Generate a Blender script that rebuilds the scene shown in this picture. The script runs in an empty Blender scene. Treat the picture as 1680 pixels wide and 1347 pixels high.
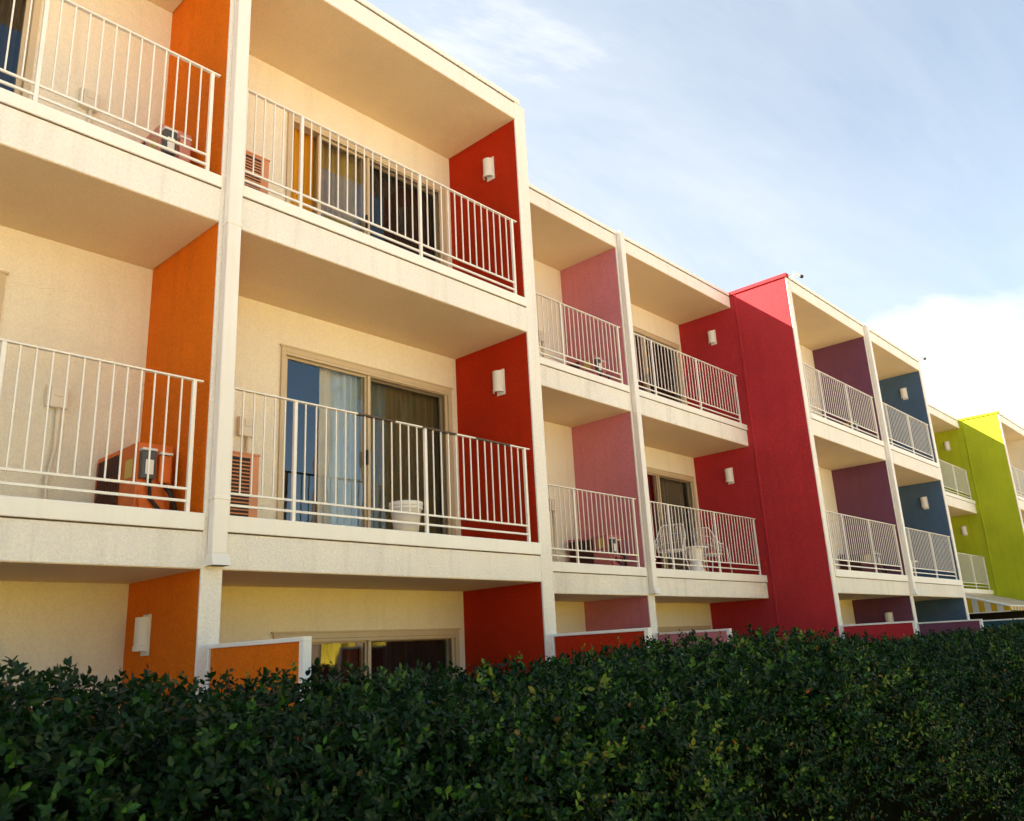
import bpy, math, random
import numpy as np
from mathutils import Vector, Matrix
from math import radians as R, sin, cos, pi

SC = bpy.context.scene
COL = SC.collection
rnd = random.Random(7)
EYE = 1.70                       # camera height above the ground
CAM_D = 5.6146                   # camera distance from the front of the building

# ------------------------------------------------------------------ camera
def make_camera():
    yaw, pt, ro = R(48.0505), R(16.0819), R(-2.9641)
    fw = Vector((sin(yaw)*cos(pt), cos(yaw)*cos(pt), sin(pt)))
    rt = Vector((cos(yaw), -sin(yaw), 0)); up = rt.cross(fw)
    r2 = rt*cos(ro) + up*sin(ro); u2 = -rt*sin(ro) + up*cos(ro)
    cd = bpy.data.cameras.new('camera'); co = bpy.data.objects.new('camera', cd); COL.objects.link(co)
    m = Matrix((r2, u2, -fw)).transposed().to_4x4(); m.translation = Vector((0, -CAM_D, EYE))
    co.matrix_world = m
    cd.sensor_fit = 'HORIZONTAL'; cd.sensor_width = 36.0; cd.lens = 1370.05/1680*36.0
    cd.clip_start = 0.05; cd.clip_end = 3000
    cd.dof.use_dof = True; cd.dof.focus_distance = 9.0; cd.dof.aperture_fstop = 11.0
    SC.camera = co
make_camera()

# ------------------------------------------------------------------ light
SUN = Vector((-0.80, 1.0, 0.93))                 # towards the sun
SUN_EL = math.atan2(SUN.z, math.hypot(SUN.x, SUN.y)); SUN_ROT = math.atan2(SUN.x, SUN.y)
SKY_STRENGTH = 0.055
def make_world():
    w = bpy.data.worlds.new("World"); SC.world = w; w.use_nodes = True
    nt = w.node_tree; N = nt.nodes; L = nt.links
    bg = N['Background']; bg.inputs['Strength'].default_value = SKY_STRENGTH
    sky = N.new('ShaderNodeTexSky'); sky.sky_type = 'NISHITA'; sky.sun_disc = False
    sky.sun_elevation = SUN_EL; sky.sun_rotation = SUN_ROT
    sky.air_density = 1.0; sky.dust_density = 1.2; sky.ozone_density = 1.0
    tc = N.new('ShaderNodeTexCoord')
    sep = N.new('ShaderNodeSeparateXYZ'); L.new(tc.outputs['Generated'], sep.inputs[0])
    def math_(op, a, b=None, clamp=False):
        n = N.new('ShaderNodeMath'); n.operation = op; n.use_clamp = clamp
        for i, v in enumerate((a, b)):
            if v is None: continue
            if isinstance(v, (int, float)): n.inputs[i].default_value = v
            else: L.new(v, n.inputs[i])
        return n.outputs[0]
    # clouds laid on a flat layer overhead: direction divided by height
    zc = math_('ADD', math_('MAXIMUM', sep.outputs[2], 0.0), 0.22)
    px = math_('DIVIDE', sep.outputs[0], zc); py = math_('DIVIDE', sep.outputs[1], zc)
    cmb = N.new('ShaderNodeCombineXYZ'); L.new(px, cmb.inputs[0]); L.new(py, cmb.inputs[1])
    mp = N.new('ShaderNodeMapping'); L.new(cmb.outputs[0], mp.inputs[0])
    mp.inputs['Rotation'].default_value = (0, 0, R(25)); mp.inputs['Scale'].default_value = (0.55, 1.55, 1)
    mp.inputs['Location'].default_value = (1.3, 0.4, 0)
    n1 = N.new('ShaderNodeTexNoise'); L.new(mp.outputs[0], n1.inputs['Vector'])
    n1.inputs['Scale'].default_value = 1.1; n1.inputs['Detail'].default_value = 9; n1.inputs['Roughness'].default_value = 0.62
    n1.inputs['Distortion'].default_value = 0.5
    # thin veil of cloud everywhere, thick bank low down
    front = math_('ADD', math_('MULTIPLY', sep.outputs[1], 0.9), 0.42, True)       # the far side of the sky is clear and blue
    n2 = N.new('ShaderNodeTexNoise'); L.new(tc.outputs['Generated'], n2.inputs['Vector'])
    n2.inputs['Scale'].default_value = 4.0; n2.inputs['Detail'].default_value = 8; n2.inputs['Roughness'].default_value = 0.55
    edge = math_('ADD', math_('MULTIPLY', n2.outputs[0], 0.16), math_('SUBTRACT', math_('MULTIPLY', sep.outputs[0], 0.30), 0.025))   # upper edge of the cloud bank
    bank = math_('MULTIPLY', math_('DIVIDE', math_('SUBTRACT', edge, sep.outputs[2]), 0.035, True), 1.0)
    high = math_('DIVIDE', math_('SUBTRACT', sep.outputs[2], 0.47), 0.22, True)
    fac = math_('ADD', math_('MULTIPLY', math_('SUBTRACT', n1.outputs[0], 0.41), 4.2), math_('MULTIPLY', high, 0.35))
    belt = math_('SUBTRACT', 1.0, math_('DIVIDE', math_('ABSOLUTE', math_('SUBTRACT', sep.outputs[2], 0.44)), 0.12), True)   # a clearer belt above the bank
    fac = math_('SUBTRACT', fac, math_('MULTIPLY', belt, 0.5))
    fac = math_('MULTIPLY', math_('ADD', fac, math_('MULTIPLY', bank, 0.7)), front)
    mr = N.new('ShaderNodeMapRange'); mr.interpolation_type = 'SMOOTHSTEP'
    L.new(fac, mr.inputs[0]); mr.inputs[1].default_value = 0.0; mr.inputs[2].default_value = 0.95
    mr.inputs[3].default_value = 0.0; mr.inputs[4].default_value = 0.96
    hsv = N.new('ShaderNodeHueSaturation'); L.new(sky.outputs[0], hsv.inputs['Color'])
    hsv.inputs['Hue'].default_value = 0.488; hsv.inputs['Saturation'].default_value = 0.95; hsv.inputs['Value'].default_value = 1.0
    mix = N.new('ShaderNodeMix'); mix.data_type = 'RGBA'
    veil = math_('MAXIMUM', mr.outputs[0], math_('MULTIPLY', front, math_('ADD', 0.56, math_('MULTIPLY', math_('SUBTRACT', n1.outputs[0], 0.5), 1.5), True))); L.new(veil, mix.inputs['Factor']); L.new(hsv.outputs[0], mix.inputs['A'])
    mix.inputs['B'].default_value = (4.6, 4.6, 4.55, 1)
    L.new(mix.outputs['Result'], bg.inputs['Color'])
    sd = bpy.data.lights.new('sun', 'SUN'); sd.energy = 5.0; sd.angle = R(0.5); sd.color = (1.0, 0.93, 0.85)
    so = bpy.data.objects.new('sun', sd); COL.objects.link(so)
    so.rotation_euler = SUN.to_track_quat('Z', 'Y').to_euler()
make_world()
vs = SC.view_settings
vs.view_transform = 'Standard'; vs.look = 'None'; vs.gamma = 1.0; vs.exposure = 2.33
SC.cycles.max_bounces = 8; SC.cycles.diffuse_bounces = 5; SC.cycles.transparent_max_bounces = 12
SC.cycles.caustics_reflective = False; SC.cycles.caustics_refractive = False

# ------------------------------------------------------------------ helpers
def empty(name, loc=(0, 0, 0)):
    o = bpy.data.objects.new(name, None); COL.objects.link(o); o.location = loc; o.empty_display_size = 0.2
    return o
def tag(o, label=None, cat=None, group=None, kind=None):
    if label: o['label'] = label
    if cat: o['category'] = cat
    if group: o['group'] = group
    if kind: o['kind'] = kind
    return o

class MB:
    """collects shapes, then links them as one mesh object"""
    def __init__(s): s.v = []; s.f = []; s.m = []
    def face(s, pts, mi=0):
        n = len(s.v); s.v += [tuple(p) for p in pts]; s.f.append(tuple(range(n, n+len(pts)))); s.m.append(mi)
    def box(s, x0, x1, y0, y1, z0, z1, mi=0):
        n = len(s.v)
        s.v += [(x, y, z) for z in (z0, z1) for y in (y0, y1) for x in (x0, x1)]
        for q in ((0, 2, 3, 1), (4, 5, 7, 6), (0, 1, 5, 4), (2, 6, 7, 3), (0, 4, 6, 2), (1, 3, 7, 5)):
            s.f.append(tuple(n+i for i in q)); s.m.append(mi)
        return s
    def tube(s, pts, r, seg=8, mi=0, caps=True):
        pts = [Vector(p) for p in pts]; rr = r if isinstance(r, (list, tuple)) else [r]*len(pts)
        n0 = len(s.v); prev = None
        for i, p in enumerate(pts):
            d = (pts[min(i+1, len(pts)-1)] - pts[max(i-1, 0)]).normalized()
            if prev is None:
                a = Vector((0, 0, 1)) if abs(d.z) < .9 else Vector((1, 0, 0)); u = d.cross(a).normalized()
            else: u = (prev - d*prev.dot(d)).normalized()
            prev = u; w = d.cross(u)
            for k in range(seg):
                t = 2*pi*k/seg; s.v.append(tuple(p + (u*cos(t)+w*sin(t))*rr[i]))
        for i in range(len(pts)-1):
            for k in range(seg):
                a = n0+i*seg+k; b = n0+i*seg+(k+1) % seg
                s.f.append((a, b, b+seg, a+seg)); s.m.append(mi)
        if caps:
            s.f.append(tuple(n0+k for k in reversed(range(seg)))); s.m.append(mi)
            s.f.append(tuple(n0+(len(pts)-1)*seg+k for k in range(seg))); s.m.append(mi)
        return s
    def lathe(s, cx, cy, prof, seg=24, mi=0):
        n0 = len(s.v)
        for (r, z) in prof:
            for k in range(seg):
                t = 2*pi*k/seg; s.v.append((cx+r*cos(t), cy+r*sin(t), z))
        for i in range(len(prof)-1):
            for k in range(seg):
                a = n0+i*seg+k; b = n0+i*seg+(k+1) % seg
                s.f.append((a, b, b+seg, a+seg)); s.m.append(mi)
        return s
    def build(s, name, mats, parent=None, bevel=0, smooth=False, origin=None):
        me = bpy.data.meshes.new(name); me.from_pydata(s.v, [], s.f); me.update()
        mats = mats if isinstance(mats, (list, tuple)) else [mats]
        for m in mats: me.materials.append(m)
        if len(mats) > 1: me.polygons.foreach_set('material_index', s.m)
        if smooth: me.polygons.foreach_set('use_smooth', [True]*len(me.polygons))
        o = bpy.data.objects.new(name, me); COL.objects.link(o)
        off = Vector(origin) if origin is not None else Vector((0, 0, 0))
        if origin is not None:
            me.transform(Matrix.Translation(-off)); o.location = off
        if parent is not None:
            o.parent = parent
            p = parent; tot = Vector((0, 0, 0))
            while p is not None: tot += Vector(p.location); p = p.parent
            o.location = off - tot
        if bevel:
            b = o.modifiers.new('bevel', 'BEVEL'); b.width = bevel; b.segments = 2; b.limit_method = 'ANGLE'; b.harden_normals = False
        return o

# ------------------------------------------------------------------ materials
def pmat(name, col, rough=0.8, bump=0.0, scale=90, var=0.06, vscale=1.4, metal=0.0, spec=0.3, stain=0.0, fine=0.0):
    m = bpy.data.materials.new(name); m.use_nodes = True
    nt = m.node_tree; N = nt.nodes; L = nt.links; b = N['Principled BSDF']
    b.inputs['Roughness'].default_value = rough; b.inputs['Metallic'].default_value = metal
    b.inputs['Specular IOR Level'].default_value = spec
    tc = N.new('ShaderNodeTexCoord')
    geo = N.new('ShaderNodeNewGeometry')
    n = N.new('ShaderNodeTexNoise'); n.inputs['Scale'].default_value = vscale; n.inputs['Detail'].default_value = 6; n.inputs['Roughness'].default_value = .6
    L.new(geo.outputs['Position'], n.inputs['Vector'])
    mr = N.new('ShaderNodeMapRange'); L.new(n.outputs[0], mr.inputs[0])
    mr.inputs[1].default_value = .25; mr.inputs[2].default_value = .75; mr.inputs[3].default_value = 1-var; mr.inputs[4].default_value = 1+var
    mx = N.new('ShaderNodeMix'); mx.data_type = 'RGBA'; mx.blend_type = 'MULTIPLY'; mx.inputs['Factor'].default_value = 1
    mx.inputs['A'].default_value = (*col, 1); L.new(mr.outputs[0], mx.inputs['B'])
    out = mx.outputs['Result']
    if stain:
        # rain streaks and grime of their own shape: noise stretched downwards
        mp = N.new('ShaderNodeMapping'); L.new(geo.outputs['Position'], mp.inputs[0]); mp.inputs['Scale'].default_value = (9, 9, .7)
        n3 = N.new('ShaderNodeTexNoise'); L.new(mp.outputs[0], n3.inputs['Vector']); n3.inputs['Scale'].default_value = 1.0; n3.inputs['Detail'].default_value = 5
        r3 = N.new('ShaderNodeMapRange'); L.new(n3.outputs[0], r3.inputs[0]); r3.inputs[1].default_value = .52; r3.inputs[2].default_value = .78
        r3.inputs[3].default_value = 0; r3.inputs[4].default_value = stain
        m3 = N.new('ShaderNodeMix'); m3.data_type = 'RGBA'; L.new(r3.outputs[0], m3.inputs['Factor']); L.new(out, m3.inputs['A'])
        m3.inputs['B'].default_value = (col[0]*.55, col[1]*.5, col[2]*.42, 1); out = m3.outputs['Result']
    if fine:
        n4 = N.new('ShaderNodeTexNoise'); L.new(geo.outputs['Position'], n4.inputs['Vector']); n4.inputs['Scale'].default_value = scale*.8; n4.inputs['Detail'].default_value = 2
        r4 = N.new('ShaderNodeMapRange'); L.new(n4.outputs[0], r4.inputs[0]); r4.inputs[1].default_value = .3; r4.inputs[2].default_value = .7
        r4.inputs[3].default_value = 1-fine; r4.inputs[4].default_value = 1+fine
        m4 = N.new('ShaderNodeMix'); m4.data_type = 'RGBA'; m4.blend_type = 'MULTIPLY'; m4.inputs['Factor'].default_value = 1
        L.new(out, m4.inputs['A']); L.new(r4.outputs[0], m4.inputs['B']); out = m4.outputs['Result']
    L.new(out, b.inputs['Base Color'])
    if bump:
        n2 = N.new('ShaderNodeTexNoise'); n2.inputs['Scale'].default_value = scale; n2.inputs['Detail'].default_value = 4; n2.inputs['Roughness'].default_value = .65
        L.new(geo.outputs['Position'], n2.inputs['Vector'])
        bp = N.new('ShaderNodeBump'); bp.inputs['Strength'].default_value = bump; bp.inputs['Distance'].default_value = .012
        L.new(n2.outputs[0], bp.inputs['Height']); L.new(bp.outputs[0], b.inputs['Normal'])
    return m
def wallmat(name, col): return pmat(name, col,   .75, .9, 60, .13, .9, spec=.15, stain=.24, fine=.09)
M = {}
M['cream'] = pmat('cream stucco', (.81, .75, .61), .9, .7, 75, .045, 1.2, spec=.2, stain=.14, fine=.05)
M['fascia'] = pmat('pale stucco', (.84, .80, .72), .9, .8, 60, .05, 1.2, spec=.2, stain=.26, fine=.06)
M['trim'] = pmat('white trim paint', (.85, .82, .74), .55, .12, 40, .04, 2.5, spec=.4, stain=.14)
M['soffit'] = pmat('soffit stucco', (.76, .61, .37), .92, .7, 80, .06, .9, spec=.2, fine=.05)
WALL = dict(orange=(.74, .165, .003), red=(.43, .024, .002), pink=(.62, .22, .25), crimson=(.42, .030, .034), purple=(.175, .064, .105),
            blue=(.075, .13, .215), teal=(.03, .085, .11), lime=(.40, .45, .018), yellow=(.80, .6, .05), cream=(.76, .68, .53))
WM = {k: wallmat(k+' stucco', v) for k, v in WALL.items()}
M['rail'] = pmat('white rail paint', (.82, .78, .69), .45, .1, 60, .06, 6, spec=.45, stain=.1)
M['worn'] = pmat('worn bare metal', (.10, .07, .045), .7, .4, 120, .3, 30)
M['spout'] = pmat('white sheet metal', (.82, .78, .70), .45, .05, 30, .04, 2, spec=.45, stain=.12)
M['tan'] = pmat('tan aluminium', (.56, .45, .29), .42, .03, 50, .06, 4, spec=.45)
M['gap_shadow'] = pmat('dark gap shadow', (.10, .075, .045), .9)  # dark tone standing for the shade in the gaps under the trims
M['awn_shade'] = pmat('dark brown awning shade', (.035, .022, .014), .7)  # dark tone standing for the shade below the awning
M['guard'] = pmat('rust red wire', (.16, .04, .015), .6)
M['dark'] = pmat('dark rubber', (.02, .019, .018), .6)
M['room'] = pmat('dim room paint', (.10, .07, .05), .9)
M['conduit'] = pmat('cream conduit', (.72, .65, .52), .5, .03, 50)
M['lamp'] = pmat('lamp enamel', (.74, .71, .64), .4, .02, 50, .03, 5, spec=.45)
M['acblack'] = pmat('condenser coil', (.03, .02, .016), .6, .4, 160, .3, 40)
M['plastic'] = pmat('white plastic', (.80, .78, .73), .35, 0, 1, .03, 5, spec=.45)
M['grey'] = pmat('grey enamel', (.07, .075, .075), .4, 0, 1, .08, 12, spec=.5)
M['label'] = pmat('yellow sticker', (.55, .42, .10), .5)
M['roofing'] = pmat('roof membrane', (.55, .52, .47), .9, .2, 20)
M['concrete'] = pmat('warm concrete paving', (.53, .44, .36), .9, .4, 30, .12, .5, stain=0, fine=.06)
M['soil'] = pmat('planting soil', (.07, .05, .035), .95, .8, 18, .3, 4)
M['bark'] = pmat('palm bark', (.22, .15, .09), .9, .8, 12, .2, 6)
M['twig'] = pmat('bare twig', (.20, .13, .075), .8, .3, 80, .2, 20)
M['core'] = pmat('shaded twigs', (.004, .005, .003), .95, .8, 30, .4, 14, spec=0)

def ac_mat(name, c): return pmat(name, c, .5, .05, 40, .1, 5, spec=.4, stain=.25)
M['ac_orange'] = ac_mat('orange casing paint', (.66, .14, .015)); M['ac_salmon'] = ac_mat('salmon casing paint', (.62, .26, .12))
M['ac_pink'] = ac_mat('pink casing paint', (.48, .15, .14)); M['ac_rose'] = ac_mat('dusty rose casing paint', (.60, .25, .19)); M['ac_purple'] = ac_mat('purple casing paint', (.16, .06, .07))

def glass_mat():
    m = bpy.data.materials.new('window glass'); m.use_nodes = True; nt = m.node_tree; N = nt.nodes; L = nt.links; N.clear()
    out = N.new('ShaderNodeOutputMaterial'); mix = N.new('ShaderNodeMixShader'); fr = N.new('ShaderNodeFresnel'); fr.inputs[0].default_value = 1.52
    mu = N.new('ShaderNodeMath'); mu.operation = 'MULTIPLY_ADD'; mu.use_clamp = True; L.new(fr.outputs[0], mu.inputs[0]); mu.inputs[1].default_value = 1.4; mu.inputs[2].default_value = .03
    tr = N.new('ShaderNodeBsdfTransparent'); tr.inputs[0].default_value = (.93, .95, .93, 1); gl = N.new('ShaderNodeBsdfGlossy'); gl.inputs['Roughness'].default_value = .01
    gl.inputs[0].default_value = (.92, .96, 1, 1)
    n = N.new('ShaderNodeTexNoise'); geo = N.new('ShaderNodeNewGeometry'); L.new(geo.outputs['Position'], n.inputs['Vector']); n.inputs['Scale'].default_value = 2.2
    bp = N.new('ShaderNodeBump'); bp.inputs['Strength'].default_value = .03; bp.inputs['Distance'].default_value = .05; L.new(n.outputs[0], bp.inputs['Height']); L.new(bp.outputs[0], gl.inputs['Normal'])
    L.new(mu.outputs[0], mix.inputs[0]); L.new(tr.outputs[0], mix.inputs[1]); L.new(gl.outputs[0], mix.inputs[2]); L.new(mix.outputs[0], out.inputs[0])
    return m
M['glass'] = glass_mat()
def screen_mat():
    m = bpy.data.materials.new('insect mesh'); m.use_nodes = True; nt = m.node_tree; N = nt.nodes; L = nt.links; N.clear()
    out = N.new('ShaderNodeOutputMaterial'); mix = N.new('ShaderNodeMixShader'); mix.inputs[0].default_value = .30
    tr = N.new('ShaderNodeBsdfTransparent'); df = N.new('ShaderNodeBsdfDiffuse'); df.inputs[0].default_value = (.03, .028, .024, 1)
    L.new(tr.outputs[0], mix.inputs[1]); L.new(df.outputs[0], mix.inputs[2]); L.new(mix.outputs[0], out.inputs[0]); return m
M['screen'] = screen_mat()
def cloth(name, c, tl=.35):
    m = pmat(name, c, .9, .15, 200, .1, 3, spec=.1); nt = m.node_tree; N = nt.nodes; L = nt.links; b = N['Principled BSDF']
    out = [n for n in N if n.type == 'OUTPUT_MATERIAL'][0]; t = N.new('ShaderNodeBsdfTranslucent'); mix = N.new('ShaderNodeMixShader'); mix.inputs[0].default_value = tl
    t.inputs[0].default_value = (*c, 1); L.new(b.outputs[0], mix.inputs[1]); L.new(t.outputs[0], mix.inputs[2]); L.new(mix.outputs[0], out.inputs[0]); return m
CL = dict(blue=cloth('pale blue sheer', (.80, .88, .93)), olive=cloth('olive drape', (.46, .40, .20)), gold=cloth('gold drape', (.85, .40, .03)),
          ochre=cloth('ochre blind', (.62, .43, .12)), red=cloth('dark red drape', (.35, .03, .03)), grey=cloth('taupe drape', (.60, .54, .40)), dark=cloth('charcoal drape', (.07, .06, .045)),
          brown=cloth('brown drape', (.12, .07, .05)))

# ------------------------------------------------------------------ levels (metres above ground)
S_BACK = 1.157; DEP = 1.16
B1, T1, TT1 = 2.368, 2.635, 2.757
B2, T2, TT2 = 5.087, 5.382, 5.482
SF, RT, CAP = 7.820, 8.052, 8.112
FLOOR_TT = [0.06, TT1, TT2]; HEAD = [1.955, 4.685, 7.345]; CEIL = [B1, B2, SF]
LEVEL = ['ground floor', 'middle floor', 'top floor']
REAR = 10.0

# ------------------------------------------------------------------ ground
g = MB(); g.face([(-250, -250, 0), (250, -250, 0), (250, 250, 0), (-250, 250, 0)])
tag(g.build('ground', M['concrete']), kind='structure')
g = MB(); g.face([(-14, -4.6, .004), (45, -4.6, .004), (45, -2.1, .004), (-14, -2.1, .004)])
tag(g.build('planting_bed', M['soil']), kind='structure')

# ------------------------------------------------------------------ the building
HOTEL = tag(empty('motel_building'), 'three-storey cream stucco motel with recessed balconies and rainbow coloured side walls', 'building')
HP = dict(parent=HOTEL)
PT = 0.155                                      # party wall thickness
# walls: x of left (coloured) face, colour, steps
def hotel():
    # name, colour, x left face, front y, y where the recess ends
    walls = [('cream', -4.44, 0), ('cream', -.77, 0), ('orange', 2.904, 0), ('red', 6.573, 0), ('pink', 10.218, S_BACK), ('crimson', 13.945, 0), ('purple', 17.666, 0), ('blue', 21.273, 0),
             ('teal', 25.04, S_BACK), ('lime', 28.807, 0), ('cream', 32.5, 0), ('cream', 36.2, 0)]
    # bays between wall i and i+1: front y, type, which doors/curtains
    bays = [(0, 'R'), (0, 'L'), (0, 'R'), (S_BACK, 'L'), (S_BACK, 'R'), (0, 'L'), (0, 'R'), (S_BACK, 'L'), (S_BACK, 'R'), (0, 'L'), (0, 'R')]
    for i, (c, x, yf) in enumerate(walls):
        t = PT + (.02 if c in ('red',) else 0)
        yend = REAR
        left_front = bays[i-1][0] if i else 0
        m = MB()
        xin = x
        m.box(x, x+t, yf+.02, yend, 0, RT)
        w = m.build('side_wall', WM[c], HOTEL); 
        if c != 'cream': w['label'] = c + ' stucco side wall'
        if c in ('crimson', 'lime'):            # the exposed outer part carries a thicker coat with a soft crease and its own cap
            m = MB(); m.box(x-.012, x, .02, S_BACK-.10, 0, RT); m.build('render_coat', WM[c], w, bevel=.008)
            m = MB(); m.box(x-.022, x-.0005, S_BACK-.135, S_BACK-.098, 0, RT); m.build('corner_bead', WM[c], w, bevel=.009)
            if c == 'lime': m = MB(); m.box(x-.03, x-.023, .03, 2.30, 0, 2.10); m.build('awning_shade_panel', M['awn_shade'], w)  # added dark panel: shade under the awning put into its colour
            m = MB(); m.box(x-.035, x+t, -.02, S_BACK+.1, RT, CAP+.012); m.build('wall_cap', WM[c], w, bevel=.006)
        m = MB(); m.box(x-(.03 if c in ('orange',) else .004), x+t+.004, yf, yf+.02, 0, B1) if False else None
        m.box(x-.004, x+t+.004, yf, yf+.02, 0, RT)
        m.build('pillar', M['fascia'], HOTEL, bevel=.004)
    xs = [(walls[i][1]+PT+.004+(.02 if walls[i][0] == 'red' else 0), walls[i+1][1]-.004) for i in range(len(walls)-1)]
    for i, (yf, typ) in enumerate(bays):
        x0, x1 = xs[i]; yb = yf + DEP
        if yf > 0 and walls[i+1][0] in ('crimson', 'lime'): x1 = walls[i+1][1]
        # roof over this bay
        m = MB(); m.box(x0, x1, yf, REAR, SF, RT-.01)
        rf = m.build('roof', [M['fascia']], HOTEL, bevel=.004)
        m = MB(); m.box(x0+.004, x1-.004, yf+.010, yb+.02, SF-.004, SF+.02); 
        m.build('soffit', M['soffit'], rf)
        m = MB(); m.box(x0-.08, x1+(.08 if x1 != walls[i+1][1] else -.002), yf-.022, yf+.3, RT, CAP); m.box(x0-.08, x1, yf+.3, REAR, RT, CAP-.03)
        m.build('roof_edge', M['trim'], rf, bevel=.006)
        m = MB(); m.box(x0, x1, yf-.004, yf+.02, RT-.013, RT-.001); m.build('drip_shadow', M['gap_shadow'], rf)  # shadow line below the roof edge, painted as a thin dark strip
        for lv, (b, t, tt) in enumerate(((B1, T1, TT1), (B2, T2, TT2))):
            m = MB(); m.box(x0, x1, yf, yb+.1, b, tt-.06); sl = m.build('balcony_slab', M['fascia'], HOTEL, bevel=.005)
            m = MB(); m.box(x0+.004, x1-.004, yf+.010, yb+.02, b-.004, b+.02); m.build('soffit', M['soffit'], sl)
            m = MB(); m.box(x0-(.05 if 0 else 0), x1, yf-.02, yf+.12, t, tt); m.build('kerb_trim', M['trim'], sl, bevel=.005)
            m = MB(); m.box(x0+.002, x1-.002, yf-.004, yf+.02, t-.010, t-.0005); m.build('gap_shadow', M['gap_shadow'], sl)  # shadow line below the kerb trim, painted as a dark strip
        # back wall with the door openings
        for lv in range(3):
            z0 = FLOOR_TT[lv]-.06; z1 = CEIL[lv]+.05; hd = HEAD[lv]
            if typ == 'R': d1 = walls[i+1][1]-.10; d0 = d1-2.27
            else: d0 = walls[i][1]+PT+.13; d1 = d0+2.27
            if walls[i][0] == 'orange': d0, d1 = 4.205, 6.475
            if i == 1: d0, d1 = -.49, 1.775
            m = MB(); m.box(x0-.02, d0, yb, yb+.2, z0, z1); m.box(d1, x1+.02, yb, yb+.2, z0, z1); m.box(d0, d1, yb, yb+.2, hd, z1)
            m.build('back_wall', M['cream'], HOTEL)
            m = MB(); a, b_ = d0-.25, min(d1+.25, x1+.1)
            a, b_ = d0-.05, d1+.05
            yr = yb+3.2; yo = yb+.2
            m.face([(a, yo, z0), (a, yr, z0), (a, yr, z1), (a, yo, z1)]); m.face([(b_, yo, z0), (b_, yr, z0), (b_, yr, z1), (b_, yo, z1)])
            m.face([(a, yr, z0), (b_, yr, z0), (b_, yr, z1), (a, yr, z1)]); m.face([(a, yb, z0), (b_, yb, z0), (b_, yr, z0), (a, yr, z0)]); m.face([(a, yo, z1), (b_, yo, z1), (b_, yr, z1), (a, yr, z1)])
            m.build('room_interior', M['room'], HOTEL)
            door(d0, d1, yb, z0, hd, i, lv, typ)
            if lv: railing(x0, x1, yf, FLOOR_TT[lv], typ, walls[i+1][1] if typ != '' else 0, worn=(i == 2 and lv == 1))
    m = MB(); rc = random.Random(9); pts = [(1.80, 4.63)]
    while pts[-1][0] < 2.22: pts.append((pts[-1][0]+rc.uniform(.015, .04), pts[-1][1]+rc.uniform(-.006, .013)))
    m.tube([(x, DEP-.0005, z) for x, z in pts], .0009, 4); m.build('plaster_crack', M['tan'], HOTEL)
    m = MB(); m.box(-4.6, 36.4, REAR-.2, REAR, 0, RT-.02); m.build('rear_wall', M['cream'], HOTEL)
    # square downspouts on the pillars between pairs of bays
    for x, yf in ((2.904, 0), (10.218, S_BACK), (17.666, 0), (25.04, S_BACK), (32.5, 0)):
        m = MB(); c = x+.085; m.box(c-.058, c+.058, yf-.085, yf-.004, B1+.10, RT+.05)
        sp = m.build('downspout', M['spout'], HOTEL, bevel=.01)
        m = MB()
        a = [(c-.062, yf-.09), (c+.062, yf-.09), (c+.062, yf-.003), (c-.062, yf-.003)]; b = [(c-.07, yf-.125), (c+.07, yf-.125), (c+.07, yf-.003), (c-.07, yf-.003)]
        for k in range(4):
            j = (k+1) % 4
            m.face([(*a[k], B1+.10), (*a[j], B1+.10), (*b[j], B1+.015), (*b[k], B1+.015)])
        m.face([(*p, B1+.10) for p in a]); m.face([(*p, B1+.018) for p in b], 1)
        m.build('spout_outlet', [M['spout'], M['dark']], sp)
        m = MB()
        for z in (B2-.02, B1+.5): m.box(c-.064, c+.064, yf-.09, yf-.003, z-.012, z+.012)
        m.build('pipe_strap', M['spout'], sp, bevel=.003)

def railing(x0, x1, yf, tt, typ, xw, worn=False):
    y = yf+.045
    xw = x1+.004
    if typ == 'R': posts = [xw-3.47, xw-2.91, xw-1.51, xw-.12]
    else: posts = [xw-3.44, xw-2.78, xw-1.38 if yf == 0 and xw < 5 else xw-1.50, xw-.11]
    posts[0] = max(posts[0], x0+.03)
    xa, xb = x0+.012, xw-.045
    top = tt+1.0 if tt < 4 else tt+.965
    m = MB(); m.box(xa, xb, y-.018, y+.018, top-.013, top)
    m.box(posts[0], posts[-1], y-.009, y+.009, tt+.165, tt+.183)
    m.box(posts[0], posts[-1], y-.010, y+.010, tt+.077, tt+.096)
    r = m.build('railing', M['rail'], HOTEL, bevel=.003)
    for p in posts:
        m = MB(); m.box(p-.0145, p+.0145, y-.0145, y+.0145, tt-.005, top-.013); m.box(p-.03, p+.03, y-.028, y+.028, tt, tt+.007); m.build('post', M['rail'], r, bevel=.003)
    m = MB()
    for a, b in zip(posts[:-1], posts[1:]):
        n = max(1, round((b-a)/.1))
        for k in range(1, n):
            x = a+(b-a)*k/n + rnd.uniform(-.003, .003); tl = rnd.uniform(-.0025, .0025)
            w = .0050
            m.box(x-w, x+w, y-w, y+w, tt+.166, top-.012)
    m.build('baluster_panel', M['rail'], r)
    if worn:
        for a, b in ((4.28, 4.70), (5.02, 5.46), (5.72, 6.22)):
            m = MB(); m.box(a, b, y-.0192, y+.0192, top-.0142, top+.0012)
            m.build('worn_paint', M['worn'], r)

def sash(mb, a, b, y0, y1, z0, z1, w=.045):
    a += .002; b -= .002; z0 += .002; z1 -= .003
    mb.box(a, a+w, y0, y1, z0, z1); mb.box(b-w, b, y0, y1, z0, z1); mb.box(a+w, b-w, y0, y1, z1-w, z1); mb.box(a+w, b-w, y0, y1, z0, z0+w+.02)

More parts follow.
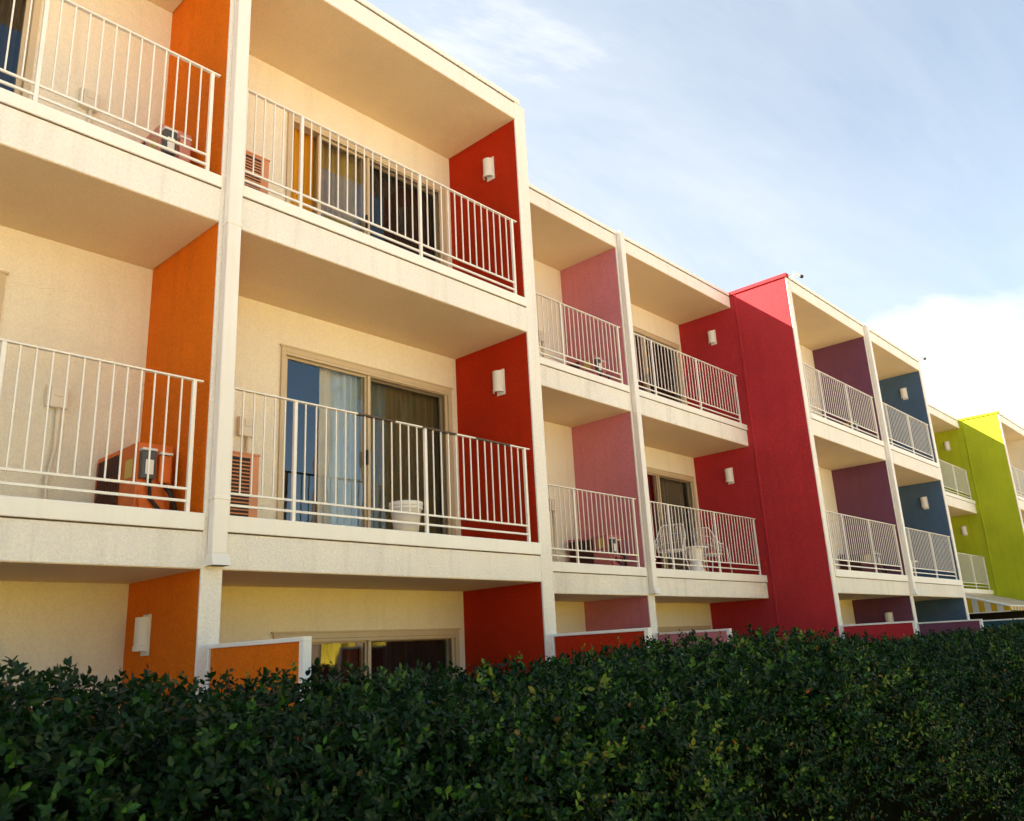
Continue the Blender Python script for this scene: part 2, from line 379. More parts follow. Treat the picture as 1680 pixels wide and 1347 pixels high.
CURT = {}
def drape(x0, x1, y, z0, z1, amp=.034, wl=.085, seed=0):
    r = random.Random(seed); m = MB(); n = max(8, int((x1-x0)/.007)); ph = 0; pts = []
    for i in range(n+1):
        x = x0+(x1-x0)*i/n
        if i: ph += 2*pi*(x1-x0)/n/wl*(.7+.6*(sin(x*9+seed)*.5+.5))
        pts.append((x, y+amp*sin(ph)*(.7+.3*sin(x*5.3+seed))))
    for (xa, ya), (xb, yb) in zip(pts[:-1], pts[1:]):
        m.face([(xa, ya, z0), (xb, yb, z0), (xb, yb, z1), (xa, ya, z1)])
    return m
def door(d0, d1, yb, z0, hd, bay, lv, typ):
    y0 = yb-.022                                  # frame stands a little proud of the wall
    m = MB(); w = .05
    m.box(d0, d0+w, y0, yb+.13, z0, hd); m.box(d1-w, d1, y0, yb+.13, z0, hd); m.box(d0+w, d1-w, y0, yb+.13, hd-w, hd); m.box(d0+w, d1-w, y0+.03, yb+.13, z0, z0+.05)
    m.box(d0-.02, d1+.02, y0-.006, yb-.002, hd, hd+.018)
    df = m.build('sliding_door', M['tan'], HOTEL, bevel=.003)
    m = MB(); m.box(d0+w+.001, d1-w-.001, yb-.0205, yb-.004, hd-w-.03, hd-w-.0015); m.build('door_track', M['tan'], df)
    mid = d0+1.06
    zt = hd-w; zb = z0+.05
    left, right = (d0+w, mid+.03), (mid-.03, d1-w)
    if (bay, lv) == (2, 2): left = (d0+.36+w, mid+.03)   # slid open: a gap shows the curtain inside
    for k, (a, b) in enumerate((left, right)):
        yy = yb+.045+.045*k if typ == 'R' else yb+.09-.045*k
        m = MB(); sash(m, a, b, yy-.018, yy+.018, zb, zt); s = m.build('door_sash', M['tan'], df, bevel=.003)
        m = MB(); m.face([(a+.045, yy, zb+.06), (b-.045, yy, zb+.06), (b-.045, yy, zt-.045), (a+.045, yy, zt-.045)]); m.build('glass_pane', M['glass'], df)
    if lv == 1 or bay in (2, 4):
        a, b = right if typ == 'R' else left; yy = yb+.012
        m = MB(); sash(m, a+.03, b-.004, yy-.01, yy+.01, zb, zt, .035); m.build('screen_frame', M['tan'], df)
        m = MB(); m.face([(a+.065, yy, zb+.05), (b-.04, yy, zb+.05), (b-.04, yy, zt-.035), (a+.065, yy, zt-.035)]); m.build('insect_screen', M['screen'], df)
        m = MB(); m.box(mid-.03, mid-.005, yb-.02, yb+.006, z0+.93, z0+1.09); m.build('door_handle', M['dark'], df, bevel=.006)
    yc = yb+.155; z1 = hd+.04; zz = z0+.03
    spec = CURT.get((bay, lv))
    if spec is None: spec = [(0.03, .97, 'dark', 'charcoal')]
    for k, (a, b, c, word) in enumerate(spec):
        lab = f'{word} curtain hanging behind the {LEVEL[lv]} door of {BAYWORD[bay]}'
        if word.startswith('*'): lab = word[1:]
        cu = drape(d0+(d1-d0)*a, d0+(d1-d0)*b, yc+.05*k, zz, z1, seed=bay*7+lv*3+k).build('curtain', CL[c], None, smooth=True)
        tag(cu, lab, 'curtain', 'curtains behind the balcony doors')
BAYWORD = ['the far end bay', 'the orange bay', 'the red bay', 'the pink bay', 'the crimson bay', 'the purple bay', 'the blue bay', 'the teal bay', 'the lime bay', 'the end bay past the lime wall', 'the last bay']
CURT[(2, 1)] = [(.30, .47, 'blue', 'pale blue sheer'), (.52, .99, 'olive', 'olive pleated')]
CURT[(2, 1)] = [(.245, .50, 'blue', 'pale blue sheer'), (.51, .99, 'olive', 'olive pleated')]
CURT[(2, 2)] = [(.0, .19, 'gold', 'gold orange'), (.20, .50, 'ochre', 'ochre striped'), (.52, .99, 'dark', 'charcoal pleated')]
CURT[(2, 0)] = [(.01, .46, 'brown', 'dark brown'), (.62, .99, 'dark', 'charcoal')]
CURT[(4, 1)] = [(.0, .45, 'red', 'dark red'), (.62, .97, 'grey', 'taupe pleated')]
CURT[(4, 2)] = [(.05, .97, 'dark', 'charcoal')]
CURT[(1, 2)] = [(.02, .97, 'dark', 'charcoal')]; CURT[(1, 1)] = [(.02, .97, 'brown', 'brown')]
hotel()

# ------------------------------------------------------------------ wall lamps
def lamp(x, y, z, label):
    t = tag(empty('wall_lamp', (x, y, z)), label, 'wall lamp', 'half-round wall lamps on the coloured walls')
    m = MB(); m.box(x-.014, x, y-.075, y+.045, z-.15, z+.15); m.build('back_plate', M['lamp'], t, bevel=.003)
    def half(r, z0, z1, name, thick=.006):
        mm = MB(); n = 14; cyl = []
        for k in range(n+1):
            a = pi*k/n; cyl.append((x-.014-r*sin(a)*1.0, y+.01+r*cos(a)))
        ins = []
        for k in range(n+1):
            a = pi*k/n; ins.append((x-.014-(r-thick)*sin(a)*1.0, y+.01+(r-thick)*cos(a)))
        for k in range(n):
            mm.face([(*cyl[k], z0), (*cyl[k+1], z0), (*cyl[k+1], z1), (*cyl[k], z1)]); mm.face([(*ins[k+1], z0), (*ins[k], z0), (*ins[k], z1), (*ins[k+1], z1)])
            mm.face([(*cyl[k+1], z0), (*cyl[k], z0), (*ins[k], z0), (*ins[k+1], z0)]); mm.face([(*cyl[k], z1), (*cyl[k+1], z1), (*ins[k+1], z1), (*ins[k], z1)])
        return mm.build(name, M['lamp'], t)
    half(.066, z-.075, z+.13, 'lamp_shade'); half(.072, z-.115, z-.077, 'lamp_ring')
    half(.07, z-.077, z-.0745, 'gap') if False else None
    m = MB(); m.tube([(x-.05, y+.01, z-.10), (x-.05, y+.01, z+.03)], .022, 10); m.build('light_bulb', M['plastic'], t)
for c, x, yf in (('red', 6.573, 0), ('crimson', 13.945, S_BACK), ('blue', 21.273, 0), ('lime', 28.807, S_BACK)):
    for lv in (1, 2):
        if c in ('red', 'crimson') or True:
            lamp(x, yf+.45, FLOOR_TT[lv]+1.85, f'white half-round wall lamp on the {c} wall of the {LEVEL[lv]} balcony')
lamp(2.904, .80, 1.955, 'white half-round wall lamp on the ground floor orange wall just above the hedge')
lamp(17.666, .47, 1.93, 'white half-round wall lamp on the ground floor purple wall just above the hedge')

# ------------------------------------------------------------------ condensers
def feet(t, x0, x1, y0, y1, z): 
    for a in (x0+.03, x1-.07):
        m = MB(); m.box(a, a+.04, y0+.03, y1-.03, z-.045, z); m.build('foot', M['dark'], t)
def ac_louver(x0, y0, tt, h, mat, label, w=.32, dp=.8):
    z0 = tt-.015; z1 = tt+h; x1 = x0+w; y1 = y0+dp
    t = tag(empty('air_conditioner', (x0, y0, z0-.045)), label, 'air conditioner', 'condenser units on the balconies')
    m = MB(); m.box(x0, x1, y0, y1, z0, z1); m.build('casing', M[mat], t, bevel=.008)
    gx1 = x0+w*.74
    m = MB(); m.box(x0+.02, gx1, y0-.003, y0+.01, z0+.05, z1-.03); g = m.build('grille', M['acblack'], t)
    m = MB(); n = 16
    for k in range(n):
        z = z0+.06+(z1-z0-.10)*k/n
        m.face([(x0+.02, y0-.005, z), (gx1, y0-.005, z), (gx1, y0-.010, z+.010), (x0+.02, y0-.010, z+.010)])
    m.build('slats', M[mat], g)
    m = MB(); m.box(x0-.006, x1+.006, y0-.006, y1+.006, z1-.004, z1+.012); m.build('top_panel', M[mat], t, bevel=.004)
    m = MB(); m.box(x0-.006, x0, y0+.06, y1-.06, z0+.04, z1-.04); m.build('side_coil', M['acblack'], t)
    feet(t, x0, x1, y0, y1, z0)
def ac_side(x0, y0, tt, h, mat, label, w=.27, dp=.72, plain=False):
    z0 = tt-.015; z1 = tt+h; x1 = x0+w; y1 = y0+dp
    t = tag(empty('air_conditioner', (x0, y0, z0-.045)), label, 'air conditioner', 'condenser units on the balconies')
    m = MB(); m.box(x0, x1, y0, y1, z0, z1); m.build('casing', M[mat], t, bevel=.008)
    m = MB(); m.box(x0-.004, x0, y0+.28, y1-.03, z0+.03, z1-.04); g = m.build('coil_panel', M['acblack'], t)
    m = MB()
    for k in range(16):
        z = z0+.05+(z1-z0-.1)*k/22; m.box(x0-.010, x0-.004, y0+.28, y1-.03, z, z+.004)
    for k in range(9):
        yy = y0+.28+(dp-.31)*k/8; m.box(x0-.013, x0-.0095, yy-.002, yy+.002, z0+.03, z1-.04)
    m.build('wire_guard', M['guard'], g)
    m = MB(); m.box(x0-.003, x0, y0+.07, y0+.19, z0+.33, z0+.47); m.build('rating_sticker', M['label'], t)
    if plain:
        m = MB(); m.box(x0+.05, x0+w-.03, y0-.05, y0, z0+.18, z1-.06); m.build('service_panel', M[mat], t, bevel=.006)
    m = MB(); m.box(x0+.015, x0+.12, y0-.055, y0, z1-.28, z1-.07); bx = m.build('isolator_box', M['grey'], t, bevel=.006)
    m = MB(); m.box(x0+.012, x0+.123, y0-.060, y0-.0, z1-.07, z1-.052); m.build('hood', M['plastic'], bx, bevel=.003)
    m = MB(); m.box(x0+.04, x0+.10, y0-.062, y0-.055, z1-.25, z1-.14); m.build('switch_cover', M['plastic'], bx, bevel=.002)
    m = MB(); m.box(x0+.15, x0+.245, y0-.05, y0, z1-.30, z1-.09); b2 = m.build('terminal_cover', M[mat], t, bevel=.012)
    m = MB(); m.box(x0+.148, x0+.247, y0-.052, y0, z1-.086, z1-.068); m.build('hood', M['plastic'], b2, bevel=.003)
    m = MB(); m.tube([(x0+.09, y0-.03, z1-.27), (x0+.09, y0-.05, z0+.16), (x0+.16, y0-.09, z0+.06), (x0+.27, y0-.05, z0-.02)], .014, 8); m.build('flexible_pipe', M['dark'], t, smooth=True)
    m = MB(); m.tube([(x0+.2, y0-.02, z0+.28), (x0+.22, y0-.10, z0+.20), (x0+.31, y0-.06, z0+.02)], .018, 8); m.build('pipe_lagging', M['dark'], t, smooth=True)
    m = MB(); m.face([(x0+.02, y0-.01, z0+.22), (x0+.2, y0-.01, z0+.22), (x0+.22, y0-.07, z0), (x0+.02, y0-.07, z0)]); m.face([(x0+.02, y0-.01, z0+.22), (x0+.02, y0-.07, z0), (x0+.02, y0-.01, z0)]); m.build('pipe_cover', M[mat], t)
    feet(t, x0, x1, y0, y1, z0)
ac_side(2.575, .42, TT1, .57, 'ac_orange', 'bright orange condenser unit with grey isolator box on the middle orange balcony')
ac_side(2.56, .42, TT2, .56, 'ac_rose', 'faded red condenser unit with white hooded boxes on the top orange balcony')
ac_louver(3.185, .30, TT1, .56, 'ac_salmon', 'salmon louvred condenser unit at the pillar end of the middle red-walled balcony')
ac_louver(3.18, .30, TT2, .55, 'ac_salmon', 'salmon louvred condenser unit at the pillar end of the top red-walled balcony')
ac_side(9.84, 1.50, TT1, .50, 'ac_pink', 'pink condenser unit with black coil on the middle pink balcony', w=.30, dp=.74, plain=True)
ac_side(9.84, 1.50, TT2, .52, 'ac_pink', 'pink condenser unit with pale isolator on the top pink balcony', w=.28, dp=.74)
ac_louver(10.62, 1.62, TT1, .52, 'ac_orange', 'orange louvred condenser unit beside the pillar on the middle crimson balcony', w=.32)
ac_louver(10.62, 1.62, TT2, .52, 'ac_pink', 'dull red louvred condenser unit beside the pillar on the top crimson balcony', w=.32)
for lv in (1, 2):
    ac_side(17.28, .42, FLOOR_TT[lv], .52, 'ac_purple', f'purple condenser unit low behind the {LEVEL[lv]} purple balcony railing', plain=True)
    ac_louver(18.0, .32, FLOOR_TT[lv], .52, 'ac_rose' if lv == 1 else 'ac_purple', ('faded rose' if lv == 1 else 'purple')+f' louvred condenser unit low behind the {LEVEL[lv]} blue balcony railing', w=.34)

# ------------------------------------------------------------------ outlet boxes
def outlet(x, yb, z, zf, label, bend=.08):
    t = tag(empty('outlet_box', (x, yb, z)), label, 'outlet box', 'electrical boxes on the back walls')
    m = MB(); m.box(x-.065, x+.065, yb-.065, yb, z-.085, z+.085); b = m.build('box_body', M['conduit'], t, bevel=.008)
    m = MB(); m.box(x-.045, x+.05, yb-.072, yb-.065, z+.005, z+.062); m.build('box_lid', M['conduit'], t, bevel=.003)
    m = MB(); m.box(x-.09, x-.066, yb-.05, yb, z-.08, z+.10); m.build('switch_arm', M['conduit'], t, bevel=.006)
    m = MB(); m.tube([(x+.01, yb-.03, z-.085), (x+.01, yb-.03, z-.16), (x+.01, yb-.035, z-.40), (x-.03, yb-.05, z-.66), (x-.03, yb-.06, z-.80), (x+bend, yb-.12, zf)], [.02, .02, .014, .013, .013, .013], 10); m.build('conduit', M['conduit'], t, smooth=True)
outlet(2.235, DEP, 3.77, TT1-.05, 'cream outlet box with conduit on the cream wall of the middle orange balcony')
outlet(2.24, DEP, 6.47, TT2-.05, 'cream outlet box partly hidden by the railing of the top orange balcony')
outlet(3.86, DEP, 3.79, TT1+.4, 'cream outlet box above the condenser on the middle red-walled balcony', .0)
outlet(9.60, S_BACK+DEP, 3.77, TT1-.05, 'cream outlet box on the cream strip of the middle pink balcony')
outlet(9.60, S_BACK+DEP, 6.47, TT2-.05, 'cream outlet box on the cream strip of the top pink balcony')

# ------------------------------------------------------------------ bucket, chairs, table
def bucket(x, y, z, s, label, mat='plastic'):
    t = tag(empty('waste_bin', (x, y, z)), label, 'bin')
    m = MB(); m.lathe(x, y, [(.0, z+.002), (.10*s, z), (.145*s, z+.33*s), (.158*s, z+.335*s), (.158*s, z+.37*s), (.150*s, z+.372*s), (.142*s, z+.33*s), (.098*s, z+.012), (0, z+.012)], 28)
    m.build('bin_body', M[mat], t, smooth=True)
    m = MB(); m.lathe(x, y, [(.150*s, z+.30*s), (.156*s, z+.305*s), (.156*s, z+.32*s), (.150*s, z+.325*s)], 28); m.build('rim_band', M[mat], t, smooth=True)
bucket(5.02, .28, TT1-.055, 1.0, 'white plastic bin standing behind the railing of the middle red-walled balcony')
def chair(x, y, z, rz, label):
    t = tag(empty('patio_chair', (0, 0, 0)), label, 'chair', 'white wire patio chairs')
    t.location = (x, y, z); t.rotation_euler = (0, 0, rz)
    def P(mb, name, smooth=True):
        me = mb.build(name, M['plastic'], None, smooth=smooth); me.parent = t; return me
    m = MB()                                       # seat: ring and woven wires
    ring = [(.22*cos(a), .22*sin(a), .43) for a in [2*pi*k/24 for k in range(25)]]; m.tube(ring, .009, 6)
    for k in range(-4, 5):
        h = math.sqrt(max(.0, .22**2-(k*.045)**2)); m.tube([(k*.045, -h, .43), (k*.045, h, .43)], .004, 5); m.tube([(-h, k*.045, .43), (h, k*.045, .43)], .004, 5)
    P(m, 'seat')
    m = MB(); pr = []                              # barrel back running into the arms, front faces -y
    for k in range(25):
        a = pi*(-.12)+pi*1.24*k/24; q = sin(max(0, min(pi, a))); pr.append((.25*cos(a), .24*sin(a), .60+.28*min(1, 1.35*q)**1.5))
    m.tube(pr, .010, 6)
    for k in range(1, 24):
        a = pi*(-.12)+pi*1.24*k/24; m.tube([(.22*cos(a), .22*sin(a), .43), pr[k]], .004, 5)
    for hh in (.35, .68):
        m.tube([(.22*cos(a)*(1-hh)+p[0]*hh, .22*sin(a)*(1-hh)+p[1]*hh, .43+(p[2]-.43)*hh) for p, a in zip(pr, [pi*(-.12)+pi*1.24*k/24 for k in range(25)])], .004, 5)
    P(m, 'backrest')
    for sx in (-1, 1):
        m = MB(); m.tube([(sx*.27, -.12, .60), (sx*.25, -.18, .42), (sx*.25, -.24, 0)], .010, 6); P(m, 'leg')
        m = MB(); m.tube([(sx*.17, .14, .43), (sx*.22, .26, 0)], .010, 6); P(m, 'leg')
chair(11.75, 1.66, TT1-.06, R(-75), 'white wire patio chair nearest the pillar on the middle crimson balcony')
chair(13.05, 1.70, TT1-.06, R(80), 'white wire patio chair nearest the crimson wall on the middle crimson balcony')
def table(x, y, z, h, r, label, mat='plastic'):
    t = tag(empty('side_table', (x, y, z)), label, 'table')
    m = MB(); m.lathe(x, y, [(0, z+h), (r, z+h), (r, z+h-.025), (0, z+h-.025)], 28); m.build('table_top', M[mat], t, bevel=.004)
    m = MB(); m.lathe(x, y, [(.16, z), (.15, z+.03), (.10, z+h*.5), (.14, z+h-.025)], 20); m.build('pedestal', M[mat], t, smooth=True)
table(12.42, 1.62, TT1-.06, .52, .22, 'round white pedestal table between the two wire chairs')
chair(19.0, .62, TT1-.06, R(-60), 'white wire patio chair behind the middle blue balcony railing')
table(19.7, .62, TT1-.06, .48, .24, 'round white table behind the middle blue balcony railing')

# ------------------------------------------------------------------ patio partitions running out from the pillars
def screen(x, y0, c, label, top=1.85, ln=1.16):
    t = tag(empty('patio_partition', (x, y0, 0)), label, 'partition', 'low partitions between ground floor patios')
    y1 = y0-ln; w = .028
    m = MB(); m.box(x+.012, x+.045, y1+w, y0-.003-w, .06, top-w); m.build('panel', WM[c], t)
    m = MB(); m.box(x, x+.06, y1, y0-.003, top-w, top); m.box(x, x+.06, y1, y1+w+.02, 0, top-w); m.box(x, x+.06, y0-.003-w*.6, y0-.003, 0, top-w); m.build('frame', M['trim'], t, bevel=.004)
screen(2.975, 0, 'orange', 'orange patio partition with white frame behind the hedge')
screen(6.665, 0, 'red', 'bright red patio partition with white frame behind the hedge')
screen(10.30, S_BACK, 'pink', 'pink patio partition barely showing over the hedge')
screen(14.02, 0, 'crimson', 'crimson patio partition with white top rail behind the hedge')
screen(17.74, 0, 'purple', 'purple patio partition with white top rail behind the hedge')
screen(21.35, 0, 'teal', 'dark teal patio partition with white top rail at the end of the hedge')

# ------------------------------------------------------------------ roof cameras
def seccam(x, y, z, az, label):
    t = tag(empty('security_camera', (x, y, z)), label, 'camera', 'security cameras on the roof edge')
    m = MB(); m.box(x-.04, x+.04, y-.01, y+.08, z, z+.03); m.tube([(x, y, z+.02), (x, y-.02, z+.06), (x+.03*cos(az), y-.05, z+.08)], .013, 8); m.build('bracket', M['trim'], t)
    d = Vector((cos(az), sin(az), -.22)).normalized(); p = Vector((x+.03*cos(az), y-.05, z+.085))
    m = MB(); m.tube([p-d*.03, p+d*.11], .026, 12); m.build('camera_body', M['plastic'], t)
    m = MB(); m.tube([p+d*.111, p+d*.17], [.03, .033], 12); m.build('lens_hood', M['dark'], t)
seccam(14.25, .0, CAP, R(-25), 'security camera on the roof edge above the crimson wall')
seccam(21.36, .0, CAP, R(-20), 'security camera on the roof corner above the blue wall')

# ------------------------------------------------------------------ striped awning
def awning():
    xa, xb = 23.9, 28.78; yb, yo = 1.10, -.30; zb, zo = 2.60, 2.18; dz = .13
    t = tag(empty('striped_awning', (xa, yb, zo)), 'yellow and white striped awning below the lime wall', 'awning')
    m = MB(); n = 10
    for k in range(n):
        a, b = k/n, (k+1)/n; y0_, y1_ = yb+(yo-yb)*a, yb+(yo-yb)*b
        m.face([(xa, y0_, zb+(zo-zb)*a), (xa, y1_, zb+(zo-zb)*b), (xa, y1_, zo-dz), (xa, y0_, zo-dz)], k % 2)
    m.build('side_panel', [M['awn_white'], M['awn_yellow']], t)
    m = MB(); n = 32
    for k in range(n):
        a, b = xa+(xb-xa)*k/n, xa+(xb-xa)*(k+1)/n
        m.face([(a, yb, zb), (b, yb, zb), (b, yo, zo), (a, yo, zo)], k % 2)
    m.build('canopy', [M['awn_yellow'], M['awn_white']], t)
    m = MB()
    for k in range(n):
        a, b = xa+(xb-xa)*k/n, xa+(xb-xa)*(k+1)/n; c = (a+b)/2
        m.face([(a, yo-.002, zo), (b, yo-.002, zo), (b, yo-.002, zo-dz*.75), (c, yo-.002, zo-dz), (a, yo-.002, zo-dz*.75)], k % 2)
    m.build('valance', [M['awn_yellow'], M['awn_white']], t)
    m = MB(); m.tube([(xa-.01, yb, zb), (xa-.01, yo, zo)], .03, 8); m.tube([(xa, yo, zo), (xb, yo, zo)], .018, 8); m.tube([(xa, yb, zo-dz), (xa, yo, zo-dz)], .012, 8); m.build('frame', M['trim'], t)
M['awn_yellow'] = cloth('yellow awning canvas', (.66, .42, .03), .3); M['awn_white'] = cloth('white awning canvas', (.75, .72, .68), .3)
awning()

# ------------------------------------------------------------------ across the lawn, seen only as reflections in the glass
t = tag(empty('garden_wall', (14, -19, 0)), 'long sunlit yellow garden wall reflected in the ground floor glass', 'wall')
m = MB(); m.box(-12, 44, -19.2, -19, 0, 3.0); m.build('wall_face', WM['yellow'], t)
m = MB(); m.box(-12.05, 44.05, -19.25, -18.95, 3.0, 3.08); m.build('coping', M['trim'], t, bevel=.01)
def palm(x, y, h, label, seed):
    r = random.Random(seed); t = tag(empty('palm_tree', (x, y, 0)), label, 'tree', 'tall palms across from the balconies')
    m = MB(); n = 26; m.tube([(x+.35*sin(k/n*1.6), y+.1*sin(k/n*2), h*k/n) for k in range(n+1)], [(.24-.09*k/n)*(1+.06*(k % 2)) for k in range(n+1)], 12); m.build('trunk', M['bark'], t, smooth=True)
    m = MB(); c = Vector((x+.35, y+.1, h))
    for k in range(34):
        az = k*2.4; el = 1.2-2.2*(k/34)+r.uniform(-.15, .15); L_ = r.uniform(1.5, 2.0); d = Vector((cos(az)*cos(el), sin(az)*cos(el), sin(el))); side = d.cross(Vector((0, 0, 1))).normalized()
        pts = [c+d*L_*u-Vector((0, 0, 1))*.5*u*u*L_ for u in [j/7 for j in range(8)]]
        m.tube(pts, [.02*(1-j/9) for j in range(8)], 5)
        for j in range(1, 8):
            for s in (-1, 1):
                for w in (0, .5):
                    p = pts[j]+(pts[j]-pts[j-1])*w*.9; ln = .55*(1-.5*abs(j-3.5)/4); tip = p+side*s*ln+d*ln*.5-Vector((0, 0, .25*ln)); o = d*.03
                    m.face([p-o, p+o, tip])
    m.build('crown', M['leaf_palm'], t)
M['leaf_palm'] = pmat('palm frond', (.07, .10, .03), .6, 0, 1, .25, 3)
palm(12.2, -10.0, 12.6, 'tall palm whose brown trunk is reflected in the middle red-walled balcony door', 3)
palm(17.5, -15.0, 11.5, 'second tall palm standing across the garden further from the hedge', 5)

# ------------------------------------------------------------------ hedge
def leaf_mat():
    m = bpy.data.materials.new('hedge leaf'); m.use_nodes = True; nt = m.node_tree; N = nt.nodes; L = nt.links; b = N['Principled BSDF']
    at = N.new('ShaderNodeAttribute'); at.attribute_name = 'tint'
    cr = N.new('ShaderNodeValToRGB'); L.new(at.outputs['Fac'], cr.inputs[0]); e = cr.color_ramp.elements
    e[0].position = 0; e[0].color = (.0035, .015, .004, 1); e[1].position = .55; e[1].color = (.009, .038, .006, 1)
    for p, c in ((.70, (.034, .105, .010)), (.90, (.11, .185, .018)), (.965, (.15, .085, .02)), (1.0, (.30, .07, .025))):
        k = e.new(p); k.color = (*c, 1)
    L.new(cr.outputs[0], b.inputs['Base Color']); b.inputs['Roughness'].default_value = .42; b.inputs['Specular IOR Level'].default_value = .18
    out = [n for n in N if n.type == 'OUTPUT_MATERIAL'][0]; t = N.new('ShaderNodeBsdfTranslucent'); mix = N.new('ShaderNodeMixShader'); mix.inputs[0].default_value = .22
    L.new(cr.outputs[0], t.inputs[0]); L.new(b.outputs[0], mix.inputs[1]); L.new(t.outputs[0], mix.inputs[2]); L.new(mix.outputs[0], out.inputs[0])
    return m
HX = [-8, -1, .67, .87, 1.11, 1.48, 1.97, 2.43, 3.01, 3.78, 4.81, 5.5, 6.2, 6.92, 8.59, 10.46, 16, 40]
HZ = [.09, .12, .115, .08, .06, .055, .045, .035, .075, .110, .105, .025, .015, .03, .055, .07, .06, .06]
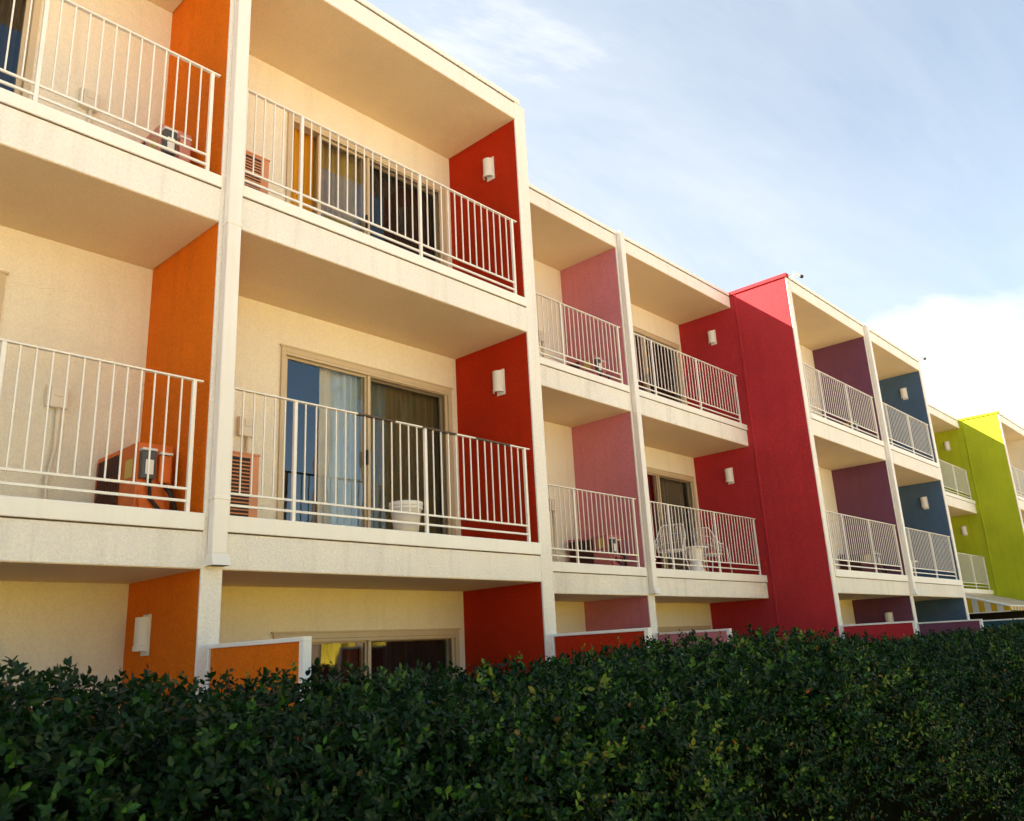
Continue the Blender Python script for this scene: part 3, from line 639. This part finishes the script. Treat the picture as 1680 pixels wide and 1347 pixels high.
def hedge():
    rs = np.random.RandomState(11)
    HW, YC, HH = .78, -3.32, .95
    def crest(x): return EYE - .150 + np.interp(x, HX, HZ) + .012*np.sin(x*3.1)+.01*np.sin(x*7.7+1)
    def surf(x, a):
        """a in 0..1: 0 foot of the front face, ~.62 crest, 1 back"""
        zt = crest(x); th = np.clip((a-.35)/.65, 0, 1)*pi*.80
        c, s = np.cos(th), np.sin(th); e = .50
        y = YC - HW*np.sign(c)*np.abs(c)**e; z = zt-HH+HH*np.abs(s)**e
        lowp = np.clip(a/.35, 0, 1); z = np.where(a < .35, (zt-HH)*lowp, z); y = np.where(a < .35, YC-HW, y)
        lump = .05*np.sin(x*2.3+z*3.1)+.035*np.sin(x*5.1-z*4.3+1.3)+.035*np.sin(x*9.7+z*7.9+y*5)+.035*np.sin(x*19+z*15+y*13)*np.sin(z*17-x*7+1)+.02*np.sin(x*37+z*5)*np.sin(z*31+y*29+x*3)
        return y, z, lump
    def pt(x, a):
        y, z, lump = surf(x, a); e = 1e-3; y2, z2, _ = surf(x, a+e); y1, z1, _ = surf(x, a-e)
        ty, tz = y2-y1, z2-z1; ln = np.sqrt(ty*ty+tz*tz)+1e-9
        ny, nz = -tz/ln, ty/ln
        top = np.clip(nz, 0, 1); lump = lump*(1-.75*top)
        return np.stack([x, y+ny*lump, z+nz*lump], 1), np.stack([np.zeros_like(x), ny, nz], 1)
    t = tag(empty('hedge', (3, YC, 0)), 'dense dark green clipped hedge running along the foot of the motel', 'hedge')
    # sprigs: more of them, and smaller leaves, close by
    bands = [(-6, -.6, 500, 1.6, .1), (-.6, 1.2, 4400, .78, .18), (1.2, 3.2, 4800, .78, .12), (3.2, 6, 3800, .84, .08), (6, 10, 2200, 1.05, .06), (10, 18, 900, 1.6, .05), (18, 38, 230, 2.9, .05)]
    V = []; T = []; base = 0
    for xa, xb, dens, sc, _ in bands:
        n = int((xb-xa)*dens); x = rs.uniform(xa, xb, n); a = rs.uniform(.06, 1.0, n)
        p, nr = pt(x, a)
        depth = rs.uniform(-.15, .03, n); p = p+nr*depth[:, None]
        upn = np.clip(nr[:, 2:3], 0, 1); d = nr*(.75-.35*upn)+np.array([0, 0, .45])*(1-.6*upn)+rs.normal(0, .45, (n, 3)); d /= np.linalg.norm(d, axis=1)[:, None]
        stemL = rs.uniform(.05, .13, n)*sc**.8; young = rs.rand(n) < .13; stint = np.where(young, rs.uniform(.52, .84, n), rs.beta(1.4, 4.0, n))
        patch = .5+.5*np.sin(x*1.9+p[:, 2]*2.2)*np.sin(x*.83+2+p[:, 1]*2.0); stint = stint*(.65+.6*patch)
        # vigorous shoots standing out of the clipped surface
        shoot = rs.rand(n) < .012*np.clip((x-.3)/1.5, .15, 1); stemL = np.where(shoot, stemL*1.6, stemL)*(1-.35*np.clip(nr[:, 2], 0, 1)); stint = np.where(shoot, stint*.6+.40, stint)
        nl = 7
        ref = np.where(np.abs(d[:, 2:3]) < .8, np.array([[0, 0, 1.]]), np.array([[1., 0, 0]])); u = np.cross(d, ref); u /= np.linalg.norm(u, axis=1)[:, None]; w = np.cross(d, u)
        roll = rs.uniform(0, 2*pi, n)
        for k in range(nl):
            f = (k//2+1)/(nl//2+1) if k < nl-1 else 1.0
            ang = roll+(k % 2)*pi+(k//2)*1.35+rs.normal(0, .25, n)
            out = u*np.cos(ang)[:, None]+w*np.sin(ang)[:, None]
            ld = out*(.95-.45*f)+d*(.35+.5*f)+rs.normal(0, .16, (n, 3)); ld /= np.linalg.norm(ld, axis=1)[:, None]
            L_ = rs.uniform(.022, .038, n)*sc*(1.0-.25*(k == nl-1)); W = L_*rs.uniform(.46, .62, n)
            sd = np.cross(ld, d+rs.normal(0, .25, (n, 3))); sd /= np.linalg.norm(sd, axis=1)[:, None]+1e-9; up = np.cross(sd, ld)
            o = p+d*(stemL*f)[:, None]
            fold = rs.uniform(.1, .35, n)
            l1 = ld*(L_*.30)[:, None]; l2 = ld*(L_*.68)[:, None]-up*(L_*.03)[:, None]; tip = ld*L_[:, None]-up*(L_*rs.uniform(.02, .22, n))[:, None]
            s1 = sd*(W*.46)[:, None]; s2 = sd*(W*.40)[:, None]; h = up*(W*fold*.5)[:, None]
            q = np.stack([o, o+l1+s1+h, o+l2+s2+h, o+tip, o+l2-s2+h, o+l1-s1+h], 1)   # n,6,3
            V.append(q.reshape(-1, 3))
            ti = np.clip(stint+.14*f-.05+rs.normal(0, .07, n), 0, .93); odd = rs.rand(n); ti = np.where(odd < .003+.022*np.clip((x-3.5)/3, 0, 1)*np.clip((1.35-p[:, 2])/.4, 0, 1), rs.uniform(.95, 1, n), ti)
            T.append(np.repeat(ti, 6))
    V = np.concatenate(V); T = np.concatenate(T); nlv = len(V)//6
    me = bpy.data.meshes.new('foliage'); me.vertices.add(len(V)); me.vertices.foreach_set('co', V.astype(np.float32).ravel())
    idx = (np.arange(nlv)[:, None]*6+np.array([0, 1, 2, 3, 0, 3, 4, 5])).ravel().astype(np.int32)
    me.loops.add(len(idx)); me.loops.foreach_set('vertex_index', idx)
    me.polygons.add(nlv*2); me.polygons.foreach_set('loop_start', np.arange(0, len(idx), 4, dtype=np.int32)); me.polygons.foreach_set('loop_total', np.full(nlv*2, 4, np.int32))
    me.update(); at = me.attributes.new('tint', 'FLOAT', 'POINT'); at.data.foreach_set('value', T.astype(np.float32))
    me.materials.append(leaf_mat())
    o = bpy.data.objects.new('foliage', me); COL.objects.link(o); o.parent = t; o.location = (-3, -YC, 0)
    print('leaves', nlv)
    # dim woody inside
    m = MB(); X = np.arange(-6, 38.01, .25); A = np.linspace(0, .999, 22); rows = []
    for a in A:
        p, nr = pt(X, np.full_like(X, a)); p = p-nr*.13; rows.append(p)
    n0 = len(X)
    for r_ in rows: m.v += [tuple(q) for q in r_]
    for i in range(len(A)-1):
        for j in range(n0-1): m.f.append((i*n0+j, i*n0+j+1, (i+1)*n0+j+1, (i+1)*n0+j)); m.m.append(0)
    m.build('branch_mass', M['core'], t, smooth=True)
    r = random.Random(4)
    for k in range(36):
        m = MB()
        x = r.choice([r.uniform(1.3, 3), r.uniform(1.5, 4.5), r.uniform(3, 9)]); a = r.uniform(.25, .5)
        p, nr = pt(np.array([x]), np.array([a])); p = Vector(p[0]); nr = Vector(nr[0]); d = (nr*.5+Vector((r.gauss(0, .6), r.gauss(0, .3), r.gauss(.3, .6)))).normalized(); L_ = r.uniform(.06, .17)
        s = p-nr*.05; e = d.cross(nr)*r.uniform(-.03, .03); m.tube([s, s+d*L_*.5+e, s+d*L_], [.0016, .0013, .0008], 5)
        m.build('twig', M['twig'], t)
hedge()
